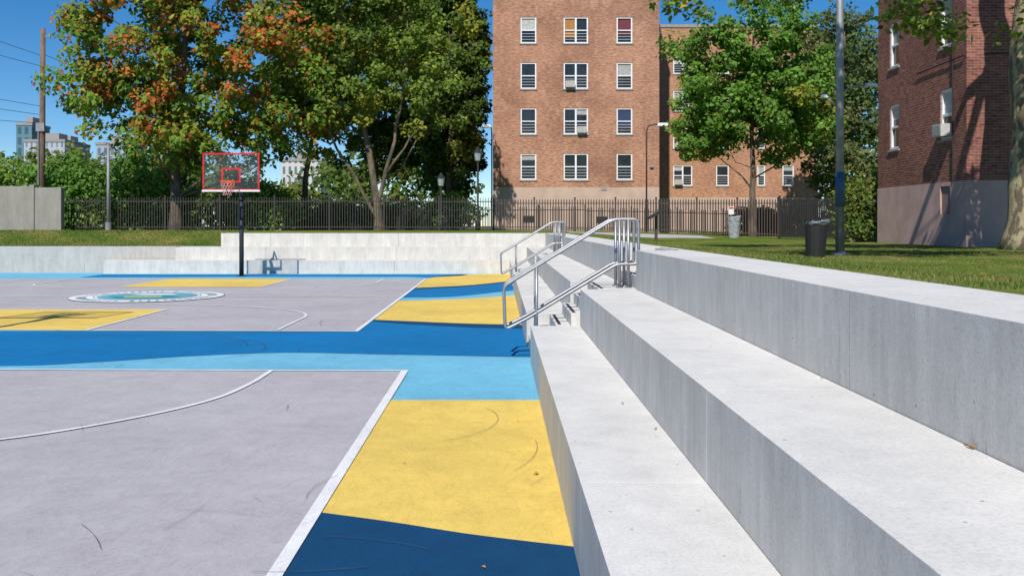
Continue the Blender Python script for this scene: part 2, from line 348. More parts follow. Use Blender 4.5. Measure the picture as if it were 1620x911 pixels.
# stairs
ST=[(.43,.16),(.57,.31),(.72,.46),(.90,.61),(1.06,.76),(1.25,.91),(1.72,1.07),(1.98,1.23),(2.2,1.385)]
def stairs(y0,y1,label):
    e=root('concrete_stairs',(.43,y0,0),label,'stairs','aisle stairs through the seating')
    xs=[s[0] for s in ST]+[2.42]
    for i,(x,h) in enumerate(ST):
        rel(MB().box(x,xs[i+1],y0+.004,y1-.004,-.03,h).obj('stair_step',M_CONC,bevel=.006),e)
        rel(MB().box(x+.03,x+.07,y0+.15,y1-.15,h-.005,h+.003).obj('grip_strip',M_BLACK),e)
stairs(11.7,13.3,'narrow concrete stairs with dark grip strips in the seating'); stairs(24.9,26.3,'narrow concrete stairs in the far seating')
def handrail(y,label):
    e=root('handrail',(.07,y,0),label,'handrail','tubular steel stair handrails')
    loop=[(.07,y,.93),(1.46,y,1.775),(1.77,y,1.775),(1.77,y,1.21),(1.50,y,1.21),(.36,y,.52),(.09,y,.385)]
    rel(MB().tube(fillet(loop,.07,True),.021,12,True).obj('rail_loop',M_STEEL,smooth=True),e)
    for x,z0,z1 in ((.485,.15,1.18),(1.53,.91,1.775),(1.64,.91,1.775)):
        rel(MB().tube([(x,y,z0),(x,y,z1)],.020,12).obj('rail_post',M_STEEL,smooth=True),e)
        rel(MB().tube([(x,y,z0),(x,y,z0+.012)],.045,14).obj('base_flange',M_STEEL),e)
for y in (11.95,12.35,25.2,25.9): handrail(y,'looped stainless steel handrail on the concrete stairs')
# ---------------------------------------------------------------- basketball hoops
def hoop(x,y,sg,label):
    e=root('basketball_hoop',(x,y,0),label,'basketball hoop','basketball hoops on the court')
    rel(MB().tube([(x+.0,y,0),(x,y,2.72)],.075,16).obj('pole',M_PDK,smooth=True),e)
    rel(MB().tube([(x,y,0),(x,y,.03)],.17,16).obj('base_plate',M_PDK),e)
    by=y+sg*1.22
    arm=MB().tube([(x,y,2.62),(x,y+sg*.35,2.95),(x,by-sg*.06,3.02)],.055,10).tube([(x,y,2.70),(x,y+sg*.2,3.2),(x,by-sg*.06,3.62)],.03,8)
    arm.tube([(x-.35,by-sg*.05,3.62),(x+.35,by-sg*.05,3.62)],.025,8).tube([(x-.3,by-sg*.05,3.03),(x+.3,by-sg*.05,3.03)],.03,8)
    rel(arm.obj('support_arm',M_PDK,smooth=True),e)
    m=MATS.get('board')
    if not m:
        m,nt,b=new_mat('clear_backboard'); b.inputs['Base Color'].default_value=(.12,.15,.17,1); b.inputs['Roughness'].default_value=.05
        b.inputs['Alpha'].default_value=.12; MATS['board']=m
    rel(MB().box(x-.87,x+.87,by-.008,by+.008,2.80,3.92).obj('backboard',m),e)
    fb=MB(); yy0,yy1=by-.022,by+.022
    fb.box(x-.90,x+.90,yy0,yy1,3.92,3.97).box(x-.90,x-.855,yy0,yy1,2.82,3.92).box(x+.855,x+.90,yy0,yy1,2.82,3.92).box(x-.90,x+.90,yy0,yy1,2.80,2.83)
    rel(fb.obj('board_frame',M_RED),e)
    rel(MB().box(x-.92,x+.92,yy0-.004,yy1+.004,2.745,2.80).obj('board_padding',M_SIGNW),e)
    q=by+sg*.014; ib=MB(); q0,q1=min(q,q+sg*.006),max(q,q+sg*.006)
    ib.box(x-.31,x+.31,q0,q1,3.44,3.50).box(x-.31,x+.31,q0,q1,3.03,3.08).box(x-.31,x-.25,q0,q1,3.08,3.44).box(x+.25,x+.31,q0,q1,3.08,3.44)
    rel(ib.obj('target_square',M_RED),e)
    rc=(x,by+sg*.39,3.05)
    rm=MB().tube([(rc[0]+.235*math.cos(2*math.pi*k/28),rc[1]+.235*math.sin(2*math.pi*k/28),3.05) for k in range(28)],.014,8,True)
    rm.box(x-.10,x+.10,min(by,by+sg*.17),max(by,by+sg*.17),3.02,3.06).box(x-.12,x+.12,min(by+sg*.025,by+sg*.04),max(by+sg*.025,by+sg*.04),2.88,3.1)
    rel(rm.obj('rim',M_ORG,smooth=False),e)
    nb=MB()
    for k in range(12):
        for d in (-1,1):
            p=[]
            for j in range(6):
                a=2*math.pi*(k+d*j*.5)/12; r=.225-.10*min(1,j/4.2); p.append((rc[0]+r*math.cos(a),rc[1]+r*math.sin(a),3.04-.085*j))
            nb.tube(p,.006,4)
    rel(nb.obj('net',M_NET),e)
hoop(-8.47,31.3,-1,'dark pole hoop with red framed clear backboard by the far key')
hoop(-8.85,13.35,1,'dark pole hoop with red framed clear backboard by the near key')
# ---------------------------------------------------------------- fences
def fence(pts,h,label,spacing=.115,post=2.4,mat=M_BLACK,bottom=.1,dense=.014,ztop=None):
    e=root('iron_fence',(pts[0][0],pts[0][1],lawn_z(*pts[0])),label,'fence','iron picket fences around the park')
    for (x0,y0),(x1,y1) in zip(pts[:-1],pts[1:]):
        Ls=math.hypot(x1-x0,y1-y0); n=max(1,round(Ls/post))
        for i in range(n+1):
            t=i/n; x=x0+(x1-x0)*t; y=y0+(y1-y0)*t; z=lawn_z(x,y); tp=ztop or z+h
            rel(MB().box(x-.035,x+.035,y-.035,y+.035,z-.05,tp+.10).box(x-.045,x+.045,y-.045,y+.045,tp+.10,tp+.13).obj('fence_post',mat),e)
            if i==n: break
            X1=x0+(x1-x0)*(i+1)/n; Y1=y0+(y1-y0)*(i+1)/n; Z1=lawn_z(X1,Y1); tp1=ztop or Z1+h
            mb=MB(); k=int(Ls/n/spacing)
            for j in range(1,k):
                s=j/k; px=x+(X1-x)*s; py=y+(Y1-y)*s; pz=z+(Z1-z)*s; pt=tp+(tp1-tp)*s
                mb.box(px-dense,px+dense,py-dense,py+dense,pz+.06,pt)
                mb.box(px-dense*.99,px+dense*.99,py-dense*.99,py+dense*.99,pt,pt+.05,-dense*.8,-dense*.8)
            mb.tube([(x,y,z+bottom+.05),(X1,Y1,Z1+bottom+.05)],.028,4).tube([(x,y,tp-.14),(X1,Y1,tp1-.14)],.028,4)
            rel(mb.obj('picket_panel',mat),e)
M_IRON=simple('grey_brown_iron',(.045,.038,.035),.7,.1)
fence([(-19.6,42),(-.2,42)],1.42,'dark iron picket fence along the grass bank',.115,2.4,M_IRON)
fence([(-.2,42),(12.4,42)],1.50,'dark brown iron picket fence beside the path and lawn',.12,1.75,M_RUST,dense=.022,ztop=2.78)
fence([(4.6,50),(24,50)],1.3,'plain iron picket fence before the brick building')
fence([(-22,49),(4.5,49)],1.3,'plain iron picket fence behind the trees')
fence([(11.4,38.4),(15.9,38.4)],1.62,'tall dark close set metal fence beside the brick building',.07,1.1,M_BLACK,.1,.024)
# old concrete wall
e=root('concrete_wall',(-21,41,1.2),'weathered grey concrete wall at the end of the fence','wall')
rel(MB().box(-34,-20.15,41.0,41.3,.8,3.36).obj('wall_panel',M_OLD,bevel=.02),e)
rel(MB().box(-20.15,-18.9,41.0,41.35,.8,3.30).obj('wall_panel',M_OLD,bevel=.02),e)
rel(MB().box(-20.25,-20.05,40.95,41.4,.8,3.42).obj('pilaster',M_OLD),e)
# ---------------------------------------------------------------- buildings
def facade(name,o,u,w,z0,z1,ops,mat,e,depth=.14):
    U=Vector((u[0],u[1],0)); n=Vector((u[1],-u[0],0)); O=Vector((o[0],o[1],0))
    us=sorted({0,w}|{a for a,b,c,d in ops for a in (a,b)}); zs=sorted({z0,z1}|{q for a,b,c,d in ops for q in (c,d)})
    mb=MB(); mb.uv=[]
    def P(a,z,d=0): return tuple(O+U*a-n*d+Vector((0,0,z)))
    for i in range(len(us)-1):
        for j in range(len(zs)-1):
            cu=(us[i]+us[i+1])/2; cz=(zs[j]+zs[j+1])/2
            if any(a<cu<b and c<cz<d for a,b,c,d in ops): continue
            mb.face([P(us[i],zs[j]),P(us[i+1],zs[j]),P(us[i+1],zs[j+1]),P(us[i],zs[j+1])])
            mb.uv+=[(us[i],zs[j]),(us[i+1],zs[j]),(us[i+1],zs[j+1]),(us[i],zs[j+1])]
    for a,b,c,d in ops:
        for q in (((a,c),(a,d)),((b,d),(b,c)),((a,d),(b,d)),((b,c),(a,c))):
            mb.face([P(*q[0]),P(*q[0],depth),P(*q[1],depth),P(*q[1])]); mb.uv+=[(q[0][0],q[0][1]),(q[0][0]+depth,q[0][1]),(q[1][0]+depth,q[1][1]),(q[1][0],q[1][1])]
    rel(mb.obj(name,mat),e)
    return P
def obox(mb,P,a,b,c,d,d0,d1):
    v=[P(a,c,d0),P(b,c,d0),P(b,c,d1),P(a,c,d1),P(a,d,d0),P(b,d,d0),P(b,d,d1),P(a,d,d1)]
    i=len(mb.v); mb.v+=v
    for q in ((3,2,1,0),(4,5,6,7),(0,1,5,4),(1,2,6,5),(2,3,7,6),(3,0,4,7)): mb.f.append(tuple(i+k for k in q))
def window(P,e,op,wide=False,ac=None,blind=None,bars=True):
    a,b,c,d=op; t=.075; mb=MB(); d0,d1=.03,.11
    obox(mb,P,a,b,d-t,d,d0,d1); obox(mb,P,a,b,c,c+t,d0,d1); obox(mb,P,a,a+t,c+t,d-t,d0,d1); obox(mb,P,b-t,b,c+t,d-t,d0,d1)
    cols=[(a+t,b-t)]
    if wide:
        m=(a+b)/2; obox(mb,P,m-.05,m+.05,c+t,d-t,d0+.002,d1); cols=[(a+t,m-.05),(m+.05,b-t)]
    zm=(c+d)/2
    for (p,q) in cols:
        obox(mb,P,p,q,zm-.03,zm+.03,d0+.01,d1)
        if bars:
            for k in range(1,4):
                zz=c+t+(zm-.03-c-t)*k/4; obox(mb,P,p,q,zz-.008,zz+.008,d0+.02,d0+.03)
    w=rel(mb.obj('window',M_WFR),e)
    g=MB(); g.face([P(a+.01,c+.01,.10),P(b-.01,c+.01,.10),P(b-.01,d-.01,.10),P(a+.01,d-.01,.10)])
    g.obj('glass_pane',M_GLASS,parent=w)
    s=MB(); obox(s,P,a-.06,b+.06,c-.07,c-.002,-.05,.10); s.obj('window_sill',M_STONE,parent=w)
    if blind:
        h,mt=blind; bm=MB(); p,q=random.choice(cols); bm.face([P(p,d-t-h,.094),P(q,d-t-h,.094),P(q,d-t,.094),P(p,d-t,.094)]); bm.obj('window_blind',mt,parent=w)
    if ac:
        p,q=cols[-1] if ac>0 else cols[0]; cm=(p+q)/2; hw=min(.27,(q-p)/2); A=MB(); obox(A,P,cm-hw,cm+hw,c+t,c+t+.36,-.28,.09)
        for k in range(5): obox(A,P,cm-hw+.03,cm+hw-.03,c+t+.05+k*.06,c+t+.075+k*.06,-.29,-.281)
        A.obj('air_conditioner',M_AC,parent=w)
M_CURT=[M_BLIND,simple('orange_curtain',(.4,.19,.05),.9),simple('red_curtain',(.16,.035,.045),.9),simple('blue_curtain',(.035,.055,.12),.9),simple('white_curtain',(.45,.45,.43),.9)]
def building(label,x0,x1,yf,yb,z0,zp,z1,cols,rows,bm,name='apartment_building',skip=(),acs={},curt={}):
    e=root(name,((x0+x1)/2,yf,z0),label,'building','brick apartment buildings')
    ops=[]; info=[]
    for ci,(cx,w) in enumerate(cols):
        for ri,(zc,hh) in enumerate(rows):
            if (ci,ri) in skip: continue
            ops.append((cx-w/2-x0,cx+w/2-x0,zc-hh/2,zc+hh/2)); info.append((ci,ri,w>1.2))
    P=facade('brick_wall',(x0,yf),(1,0),x1-x0,zp,z1,ops,bm,e)
    for op,(ci,ri,wd) in zip(ops,info):
        bl=None
        if random.random()<.5: bl=(random.choice([.3,.6,.65]),M_CURT[random.choice([0,0,4])])
        if (ci,ri) in curt: bl=curt[(ci,ri)]
        window(P,e,op,wd,acs.get((ci,ri)),bl)
    facade('plinth_wall',(x0,yf),(1,0),x1-x0,z0,zp,[],M_PINK,e)
    facade('side_wall',(x0,yb),(0,-1),yb-yf,z0,z1,[],bm,e); facade('side_wall',(x1,yf),(0,1),yb-yf,z0,z1,[],bm,e)
    facade('rear_wall',(x1,yb),(-1,0),x1-x0,z0,z1,[],bm,e)
    rel(MB().box(x0-.06,x1+.06,yf-.06,yb+.06,z1,z1+.22).obj('roof',M_STONE),e)
    return e,P
rows=[(5.05+2.635*i,1.52) for i in range(7)]
eb,PB=building('tall orange brown brick apartment block with white sash windows',-.3,9.35,55,71,.9,3.85,24.5,[(1.76,.92),(4.51,1.42),(7.33,.92)],rows,M_BR1,acs={(1,2):-1,(1,1):1},
  curt={(1,3):(1.1,M_CURT[1]),(2,3):(.9,M_CURT[2]),(2,1):(1.1,M_CURT[3])})
mb=MB(); obox(mb,PB,6.25,6.6,3.68,3.9,-.03,.02); obox(mb,PB,9.1,9.3,5,5.15,-.12,.0); rel(mb.obj('wall_vent',M_STONE),eb)
rows2=[(5.15+2.635*i,1.45) for i in range(4)]
building('lower orange brick wing with white windows behind a leafy tree',9.36,22.6,67,80,.9,3.6,15.6,[(13.05,1.35),(15.86,.9),(18.6,.55),(20.5,.8)],rows2,M_BR2,acs={(0,1):-1,(0,0):-1,(0,2):1},skip=((3,1),(3,2),(3,3)))
XF=12.85
er=root('apartment_building',(XF,26,1.),'dark red brick apartment block with pale pink plinth and tall windows','building','brick apartment buildings')
ops=[]
for Yc in (30.75,27.2):
    for k in range(4): ops.append((32.05-Yc-.36,32.05-Yc+.36,4.14+2.66*k,5.58+2.66*k))
PA=facade('brick_wall',(XF,32.05),(0,-1),6.05,2.9,15,ops,M_BR3,er)
for i,op in enumerate(ops): window(PA,er,op,False,1 if i==4 else None,(random.choice([.4,.7,1.2]),random.choice([M_CURT[0],M_CURT[4]])),False)
PP=facade('plinth_wall',(XF-.03,32.05),(0,-1),6.08,.8,2.92,[(4.55,5.15,2.0,2.80)],M_PINK2,er,.1)
mb=MB(); obox(mb,PP,4.56,5.14,2.01,2.79,.05,.09); rel(mb.obj('basement_hatch',simple('hatch_paint',(.27,.18,.17),.8)),er)
PC=facade('brick_wall',(XF,26),(1,0),9,2.9,15,[(1.35,2.25,4.14,5.58),(1.35,2.25,6.8,8.24)],M_BR3,er)
for op in ((1.35,2.25,4.14,5.58),(1.35,2.25,6.8,8.24)): window(PC,er,op,False,None,(.6,M_BLIND))
facade('plinth_wall',(XF-.03,26-.03),(1,0),9,.8,2.92,[],M_PINK2,er)
facade('rear_wall',(XF+9,32.05),(-1,0),9,.8,15,[],M_BR3,er)
rel(MB().box(XF-.1,XF+9,25.9,32.15,15,15.25).obj('roof',M_STONE),er)
rel(MB().tube([(XF-.05,26.7,2.9),(XF-.05,26.7,15)],.02,6).tube([(XF-.05,29,6.3),(XF-.05,26.05,6.35),(XF+1.2,25.95,6.4)],.02,6).obj('wall_cable',M_CABLE),er)
def tower(x,y,w,d,h,col,label,fl=3.2,cw=2.0,glass=(.12,.2,.26)):
    m,nt,b=new_mat('city_facade'); uv=N(nt,'ShaderNodeUVMap').outputs['UV']
    t=N(nt,'ShaderNodeTexBrick'); nt.links.new(uv,t.inputs['Vector']); t.offset=0
    t.inputs['Scale'].default_value=1; t.inputs['Brick Width'].default_value=cw; t.inputs['Row Height'].default_value=fl; t.inputs['Mortar Size'].default_value=fl*.16
    t.inputs['Color1'].default_value=(*glass,1); t.inputs['Color2'].default_value=(glass[0]*.6,glass[1]*.6,glass[2]*.6,1); t.inputs['Mortar'].default_value=(*col,1)
    nt.links.new(t.outputs['Color'],b.inputs['Base Color']); b.inputs['Roughness'].default_value=.6
    e=root('office_building',(x,y,0),label,'building','distant city buildings')
    facade('facade_wall',(x-w/2,y),(1,0),w,0,h,[],m,e); facade('facade_wall',(x+w/2,y),(0,1),d,0,h,[],m,e); facade('facade_wall',(x-w/2,y+d),(0,-1),d,0,h,[],m,e); facade('facade_wall',(x+w/2,y+d),(-1,0),w,0,h,[],m,e)
    rel(MB().box(x-w/2-.2,x+w/2+.2,y-.2,y+d+.2,h,h+.8).box(x-w*.2,x+w*.2,y+d*.3,y+d*.7,h+.8,h+3).obj('roof',M_STONE),e)
tower(-150,300,5,12,33,(.10,.2,.24),'dark teal glass office tower beyond the trees',3.3,2.2,(.03,.12,.17))
tower(-143,310,7,14,28,(.35,.42,.48),'pale glass office block beyond the trees',3,2,(.12,.2,.28))
tower(-134,280,12,14,26,(.40,.43,.48),'pale grey city block beyond the trees',3,1.5,(.2,.26,.32))
tower(-118,290,10,14,26,(.32,.38,.46),'blue grey city block with roof plant')
tower(-104,300,12,14,25,(.5,.5,.48),'white city block seen past the trees')
tower(-54,260,11,14,19,(.55,.52,.47),'cream apartment block seen through the trees',3,1.6)
# ---------------------------------------------------------------- trees
def leaves(name,C,Rad,n_per,size,colf,parent,mat=None,flat=.75,swap=.25,**props):
    n=len(C)*n_per; idx=np.repeat(np.arange(len(C)),n_per)
    C=np.array(C); R=np.array(Rad)
    off=rng.normal(0,1,(n,3)); off/=np.linalg.norm(off,axis=1)[:,None]; off*=rng.uniform(0,1,(n,1))**.45
    off[:,2]*=flat
    p=C[idx]+off*R[idx][:,None]
    nrm=rng.normal(0,.6,(n,3))+off*.9+np.array([-.1,-.6,.65]); nrm/=np.linalg.norm(nrm,axis=1)[:,None]
    t=rng.normal(0,1,(n,3))+np.array([0,0,-.5]); t-=nrm*(t*nrm).sum(1)[:,None]; t/=np.linalg.norm(t,axis=1)[:,None]; w=np.cross(nrm,t)
    s=(size*rng.uniform(.6,1.35,n))[:,None]
    V=np.stack([p-t*s*.5,p+w*s*.33-t*s*.05+nrm*s*.08,p+t*s*.55,p-w*s*.33-t*s*.05+nrm*s*.08],1).reshape(-1,3)
    me=bpy.data.meshes.new(name); me.vertices.add(4*n); me.vertices.foreach_set('co',V.astype(np.float32).ravel())
    me.loops.add(4*n); me.loops.foreach_set('vertex_index',np.arange(4*n)); me.polygons.add(n); me.polygons.foreach_set('loop_start',np.arange(0,4*n,4)); me.update(calc_edges=True)
    cj=np.where(rng.uniform(0,1,n)<swap,rng.integers(0,len(C),n),idx)
    cc=np.array([colf(c) for c in C])[cj]*rng.uniform(.6,1.45,(n,1))
    at=me.attributes.new('leaf_colour','FLOAT_COLOR','FACE'); at.data.foreach_set('color',np.concatenate([cc,np.ones((n,1))],1).astype(np.float32).ravel())
    me.materials.append(mat or M_LEAF); o=bpy.data.objects.new(name,me); COL.objects.link(o)
    for k,v in props.items(): o[k]=v
    if parent: rel(o,parent)
    return o
def sample(ells,n,bias=.42):
    C=[];R=[]; vol=np.array([a[3]*a[4]*a[5] for a in ells])**.8; pr=vol/vol.sum()
    for i in range(n):
        e=ells[rng.choice(len(ells),p=pr)]; d=rng.normal(0,1,3); d/=np.linalg.norm(d); r=rng.uniform(0,1)**bias
        lump=1+.22*noise.noise(Vector((d[0]*2.2+e[0],d[1]*2.2,d[2]*2.2+e[2])))*2
        C.append((e[0]+d[0]*r*e[3]*lump,e[1]+d[1]*r*e[4]*lump,e[2]+d[2]*r*e[5]*lump)); R.append(rng.uniform(.45,1.0))
    return C,R
def pal(base,alts,freq=.35,seed=0.,k=2.1):
    def f(c):
        v=noise.noise(Vector((c[0]*freq+seed,c[1]*freq,c[2]*freq)))
        w=noise.noise(Vector((c[0]*1.1,c[1]*1.1+seed,c[2]*1.1)))
        col=np.array(base)*(1+.5*w+rng.uniform(-.2,.2))
        for th,alt,pred in alts:
            if v+rng.uniform(-.12,.12)>th and pred(c): col=np.array(alt)*(1+.3*w); break
        return np.clip(col*k,.004,.9)
    return f
T=lambda c:True
def tree(label,base,trunk,r0,ells,ncl,nper,leaf,colf,bk,nl=16,extra=(),group='park trees behind the fence',clr=1.,lz=0.,swap=.25,taper=.72):
    z=lawn_z(*base); e=root('tree',(base[0],base[1],z),label,'tree',group)
    C,R=sample(ells,ncl); R=[r*clr for r in R]
    mb=MB(); tp=[Vector((base[0],base[1],z-.1))]+[Vector(t) for t in trunk]
    pts=[];m=len(tp)
    for i in range(m-1):
        for k in range(5):
            s=k/5; q=tp[i].lerp(tp[i+1],s); q+=Vector((noise.noise(q*.8),noise.noise(q*.8+Vector((9,0,0))),0))*.12; pts.append(q)
    pts.append(tp[-1]); n=len(pts); rad=[r0*(1-taper*i/(n-1))*(1.45 if i==0 else 1.15 if i==1 else 1) for i in range(n)]
    mb.tube(pts,rad,14)
    for ex in extra:
        ep=[Vector(q) for q in ex[1:]]; pp=[]
        for i in range(len(ep)-1):
            for k in range(4):
                q=ep[i].lerp(ep[i+1],k/4); q+=Vector((noise.noise(q*1.1),noise.noise(q*1.1+Vector((5,0,0))),noise.noise(q+Vector((0,7,0)))))*.14*(1 if pp else 0); pp.append(q)
        pp.append(ep[-1]); mb.tube(pp,[ex[0]*(1-.75*i/(len(pp)-1)) for i in range(len(pp))],9)
    ok=[j for j in range(len(C)) if C[j][2]>lz]
    sel=rng.choice(ok,min(nl,len(ok)),replace=False) if nl else []
    for j in sel:
        c=Vector(C[j]); cand=[q for q in pts[3:] if q.z<c.z-.4] or [pts[3]]
        s=min(cand,key=lambda q:(q-c).length+abs((c.z-q.z)-(c.xy-q.xy).length)*.6); i=pts.index(s)
        a=s.lerp(c,.35)+Vector((0,0,-.12*(c-s).length*.3))+Vector(rng.normal(0,.2,3)); b_=s.lerp(c,.7)+Vector(rng.normal(0,.25,3))
        r=max(.03,rad[i]*.34); mb.tube([s,a,b_,c],[r,r*.72,r*.45,r*.15],7)
    rel(mb.obj('trunk',bk,smooth=True),e)
    leaves('crown',C,R,nper,leaf,colf,e,swap=swap); return e
maple=pal((.062,.108,.012),[(.20,(.22,.065,.014),lambda c:c[2]>6.0 and c[0]>-18.5),(.02,(.12,.13,.015),T)],.42,4)
tree('large maple with green leaves turning rusty orange in places',(-14.9,44),[(-15,44,4),(-14.7,44,7.5),(-14.4,44,12)],.28,
 [(-14.6,44,11.2,5.9,4.0,6.0),(-18.2,43.8,8.0,2.7,2.6,3.2),(-10.4,44.5,8.2,3.3,2.6,3.6),(-15,43.5,6.0,4.4,3,2.0)],320,118,.24,maple,M_BK1,20,swap=.5)
olive=pal((.066,.095,.012),[(.12,(.13,.13,.017),T),(-.2,(.05,.08,.012),T)],.3,1)
tree('tall tan barked tree with several leaning limbs and olive leaves',(-5.8,46),[(-5.9,46,3),(-6.4,46,6),(-7.2,46,9),(-8,46,14)],.22,
 [(-5.6,47,12.5,4.6,3.5,4.6),(-8.0,45.6,8.2,2.6,2.4,3.2),(-3.7,46.0,8.0,2.3,2.0,3.2),(-9.5,47,12.0,2.7,3,4.6),(-5.8,45.4,8.6,2.7,1.4,2.6)],310,110,.21,olive,M_BK2,12,
 [(.12,(-5.9,46,2.4),(-5.2,46,5),(-4.6,46,8),(-4.4,46,12)),(.10,(-5.8,46,1.8),(-6.9,45.6,4),(-8.4,45.5,6.5),(-9.6,45.5,9.5)),(.07,(-5.4,46,4.2),(-3.8,46,6.4),(-3.2,46,9))],clr=.9)
dark=pal((.048,.078,.012),[(.2,(.10,.105,.016),T)],.35,8,1.8)
tree('dark leafy tree beside the brick building',(-3.0,56.8),[(-2.9,56.8,5),(-2.8,57,9),(-3,57,14)],.22,[(-3.6,57.5,14,2.9,3,7.0),(-2.9,57.2,7.6,2.2,2.2,3.6),(-1.9,57.5,11,1.1,2,5.5)],290,105,.26,dark,M_BK1,14)
tree('leaning olive tree with sparse lower branches',(-10.6,52),[(-10.6,52,4),(-10.1,52,7),(-9.6,52,12)],.2,[(-9.8,53,12,4,3,5.5),(-11.6,52,8,2.8,2.5,2.8)],180,95,.27,olive,M_BK1,12)
tree('slender olive tree among the park trees',(-7.6,58),[(-7.6,58,4),(-7.2,58,9),(-7,58,14)],.17,[(-6.5,59,13,4.6,3,6.8),(-6.5,59,7.9,4.4,2.5,3.2)],260,88,.30,dark,M_BK1,10)
tree('tall thin tree behind the park near the building',(-2.6,62),[(-2.6,62,4),(-2.4,62,9)],.16,[(-2.9,62.5,10,2.1,2.4,8.4)],160,88,.30,dark,M_BK1,8)
bright=pal((.060,.120,.016),[(.24,(.15,.15,.02),lambda c:c[2]<8)],.35,12,1.9)
tree('round bright green maple before the brick wing',(12.35,46),[(12.35,46,3.4),(12.3,46,6),(12.4,46,11)],.19,[(12.2,46,9.2,3.7,3.2,4.2),(14.4,46,7.2,2.2,2.4,2.3),(10.2,46,6.8,1.6,2.2,2.3)],300,115,.21,bright,M_BK1,20,clr=.85,swap=.4)
grn=pal((.060,.090,.026),[(.2,(.10,.11,.04),T)],.4,20,1.5)
tree('drooping grey green tree by the dark fence',(18.2,50),[(18.2,50,4),(18.4,50,8),(18.3,50,12)],.2,[(18.4,50.5,9,2.4,2.5,5),(18.6,50,5,2.3,2.2,3.4)],170,100,.21,grn,M_BK1,12)
tree('green tree rising behind the orange brick wing',(20.5,58),[(20.5,58,4),(20.3,58,8),(20.4,58,13)],.2,[(20.6,58,10,2.4,2.5,5)],110,90,.26,grn,M_BK1,10)
plane=pal((.080,.120,.016),[(.15,(.24,.17,.02),T)],.5,30,1.8)
tree('large mottled bark plane tree spreading over the lawn',(13.0,23.2),[(13.05,23.2,3),(13.08,23.2,6),(13.05,23.0,9.5),(12.5,21.5,12.5)],.50,
 [(6.8,12.8,9.2,3.6,2.4,1.2),(6.0,21.2,7.7,2.6,1.4,.8),(10,21,7.8,2.4,1.4,.7),(9.0,17,11.0,3.0,2.4,1.3),(4.8,20.5,6.7,1.5,.9,.35),(9.4,21,6.4,1.0,.7,.6),(12.2,21.6,6.5,.8,.6,.5)],215,60,.18,plane,M_BK3,0,  # first crown lobe is out of view, added to cast shade on the lawn
 [(.14,(13.0,22.9,9.2),(11,21.5,9.3),(8,21,8.8),(4.6,20.6,7.4)),(.02,(8,21,8.6),(8.8,21,7.6),(9.3,21,6.3)),(.02,(4.6,20.6,7.4),(4.5,20.5,6.5)),(.13,(12.9,22.6,10.2),(10.5,18,10.4),(7,13,9.2)),(.02,(11,21.5,9.3),(11.8,21.5,7.6),(12.2,21.6,6.4))],group='trees over the lawn',clr=.75,taper=.3)
def shrub(label,x,y,ells,n,colf,leaf=.2,nper=95):
    z=lawn_z(x,y); e=root('shrub',(x,y,z),label,'shrub','shrubs behind the fence'); C,R=sample(ells,n,.5); mb=MB()
    for j in range(7):
        c=Vector(C[j]); mb.tube([(x+rng.uniform(-.3,.3),y,z-.05),Vector((x,y,z)).lerp(c,.5)+Vector((0,0,.2)),c],[.05,.035,.012],6)
    rel(mb.obj('stem',M_BK1),e); leaves('foliage',C,R,nper,leaf,colf,e)
vine=pal((.06,.125,.018),[(.15,(.12,.17,.03),T)],.6,40,1.8)
for x,y,h,w in ((-28,50,4.6,3.2),(-24.5,47,3.6,2.6),(-21,46.5,3.4,2.4),(-17.5,48,3.2,2.4),(-19.6,52,4.4,3),(-13,50,2.4,2.3),(-12.0,48,2.0,1.8)):
    shrub('dense green leafy shrub behind the iron fence',x,y,[(x,y,1.2+h*.5,w,1.6,h*.58)],85,vine)
for x,y,h,w in ((-8.6,51,1.8,2.0),(-5.2,52,1.9,2.2),(-2.6,52.5,2.1,1.5)): shrub('low green bush between tree trunks',x,y,[(x,y,1.1+h*.5,w,1.2,h*.5)],50,vine)
shrub('ivy covered bush against the dark brick wall',12.6,33.2,[(12.9,33.4,2.3,.6,.6,1.2)],34,dark,.13)
for x,y in ((14.8,53),(19.5,54)): shrub('clipped green bush before the brick wing',x,y,[(x,y,1.8,1.6,1,.9)],40,grn)
C=[];R=[]
for i in range(700):
    x=rng.uniform(-75,-2.5); y=rng.uniform(66,90); hh=(5.6 if x<-36 else 6.5)+2.5*noise.noise(Vector((x*.12,0,5)))
    if -21<x<-15 : hh=3.6
    C.append((x,y,1+rng.uniform(0,1)**.7*hh)); R.append(rng.uniform(.9,1.8))
for i in range(240):
    x=rng.uniform(24,60); y=rng.uniform(60,85); C.append((x,y,1+rng.uniform(0,1)**.7*13)); R.append(rng.uniform(.9,1.8))
leaves('wood',C,R,48,.46,dark,None,kind='stuff',label='distant band of dark green woodland',category='woodland')
# ---------------------------------------------------------------- street furniture
ux,uy=-21.65,45.0
e=root('utility_pole',(ux,uy,1.2),'tall weathered wooden utility pole behind the wall','utility pole')
rel(MB().tube([(ux,uy,1),(ux+.02,uy,6),(ux+.05,uy,11.0)],[.15,.135,.11],12).obj('pole_shaft',M_WOOD,smooth=True),e)
rel(MB().tube([(ux-.1,uy-.15,2),(ux-.1,uy-.15,6.2)],.035,6).box(ux-.2,ux+.2,uy-.2,uy-.12,6.1,6.5).obj('cable_riser',M_GALV),e)
rel(MB().tube([(ux+.05,uy,10.6),(ux+.4,uy-.05,10.6)],.03,6).tube([(ux+.38,uy,10.5),(ux+.38,uy,10.75)],.05,8).obj('insulator',M_STONE),e)
def wire(a,b,sag,label):
    e_=MB(); a=Vector(a);b=Vector(b); p=[a.lerp(b,k/20)-Vector((0,0,sag*4*(k/20)*(1-k/20))) for k in range(21)]
    o=e_.tube(p,.012,5).obj('overhead_wire',M_CABLE); o['label']=label; o['category']='wire'; o['group']='overhead wires from the utility pole'
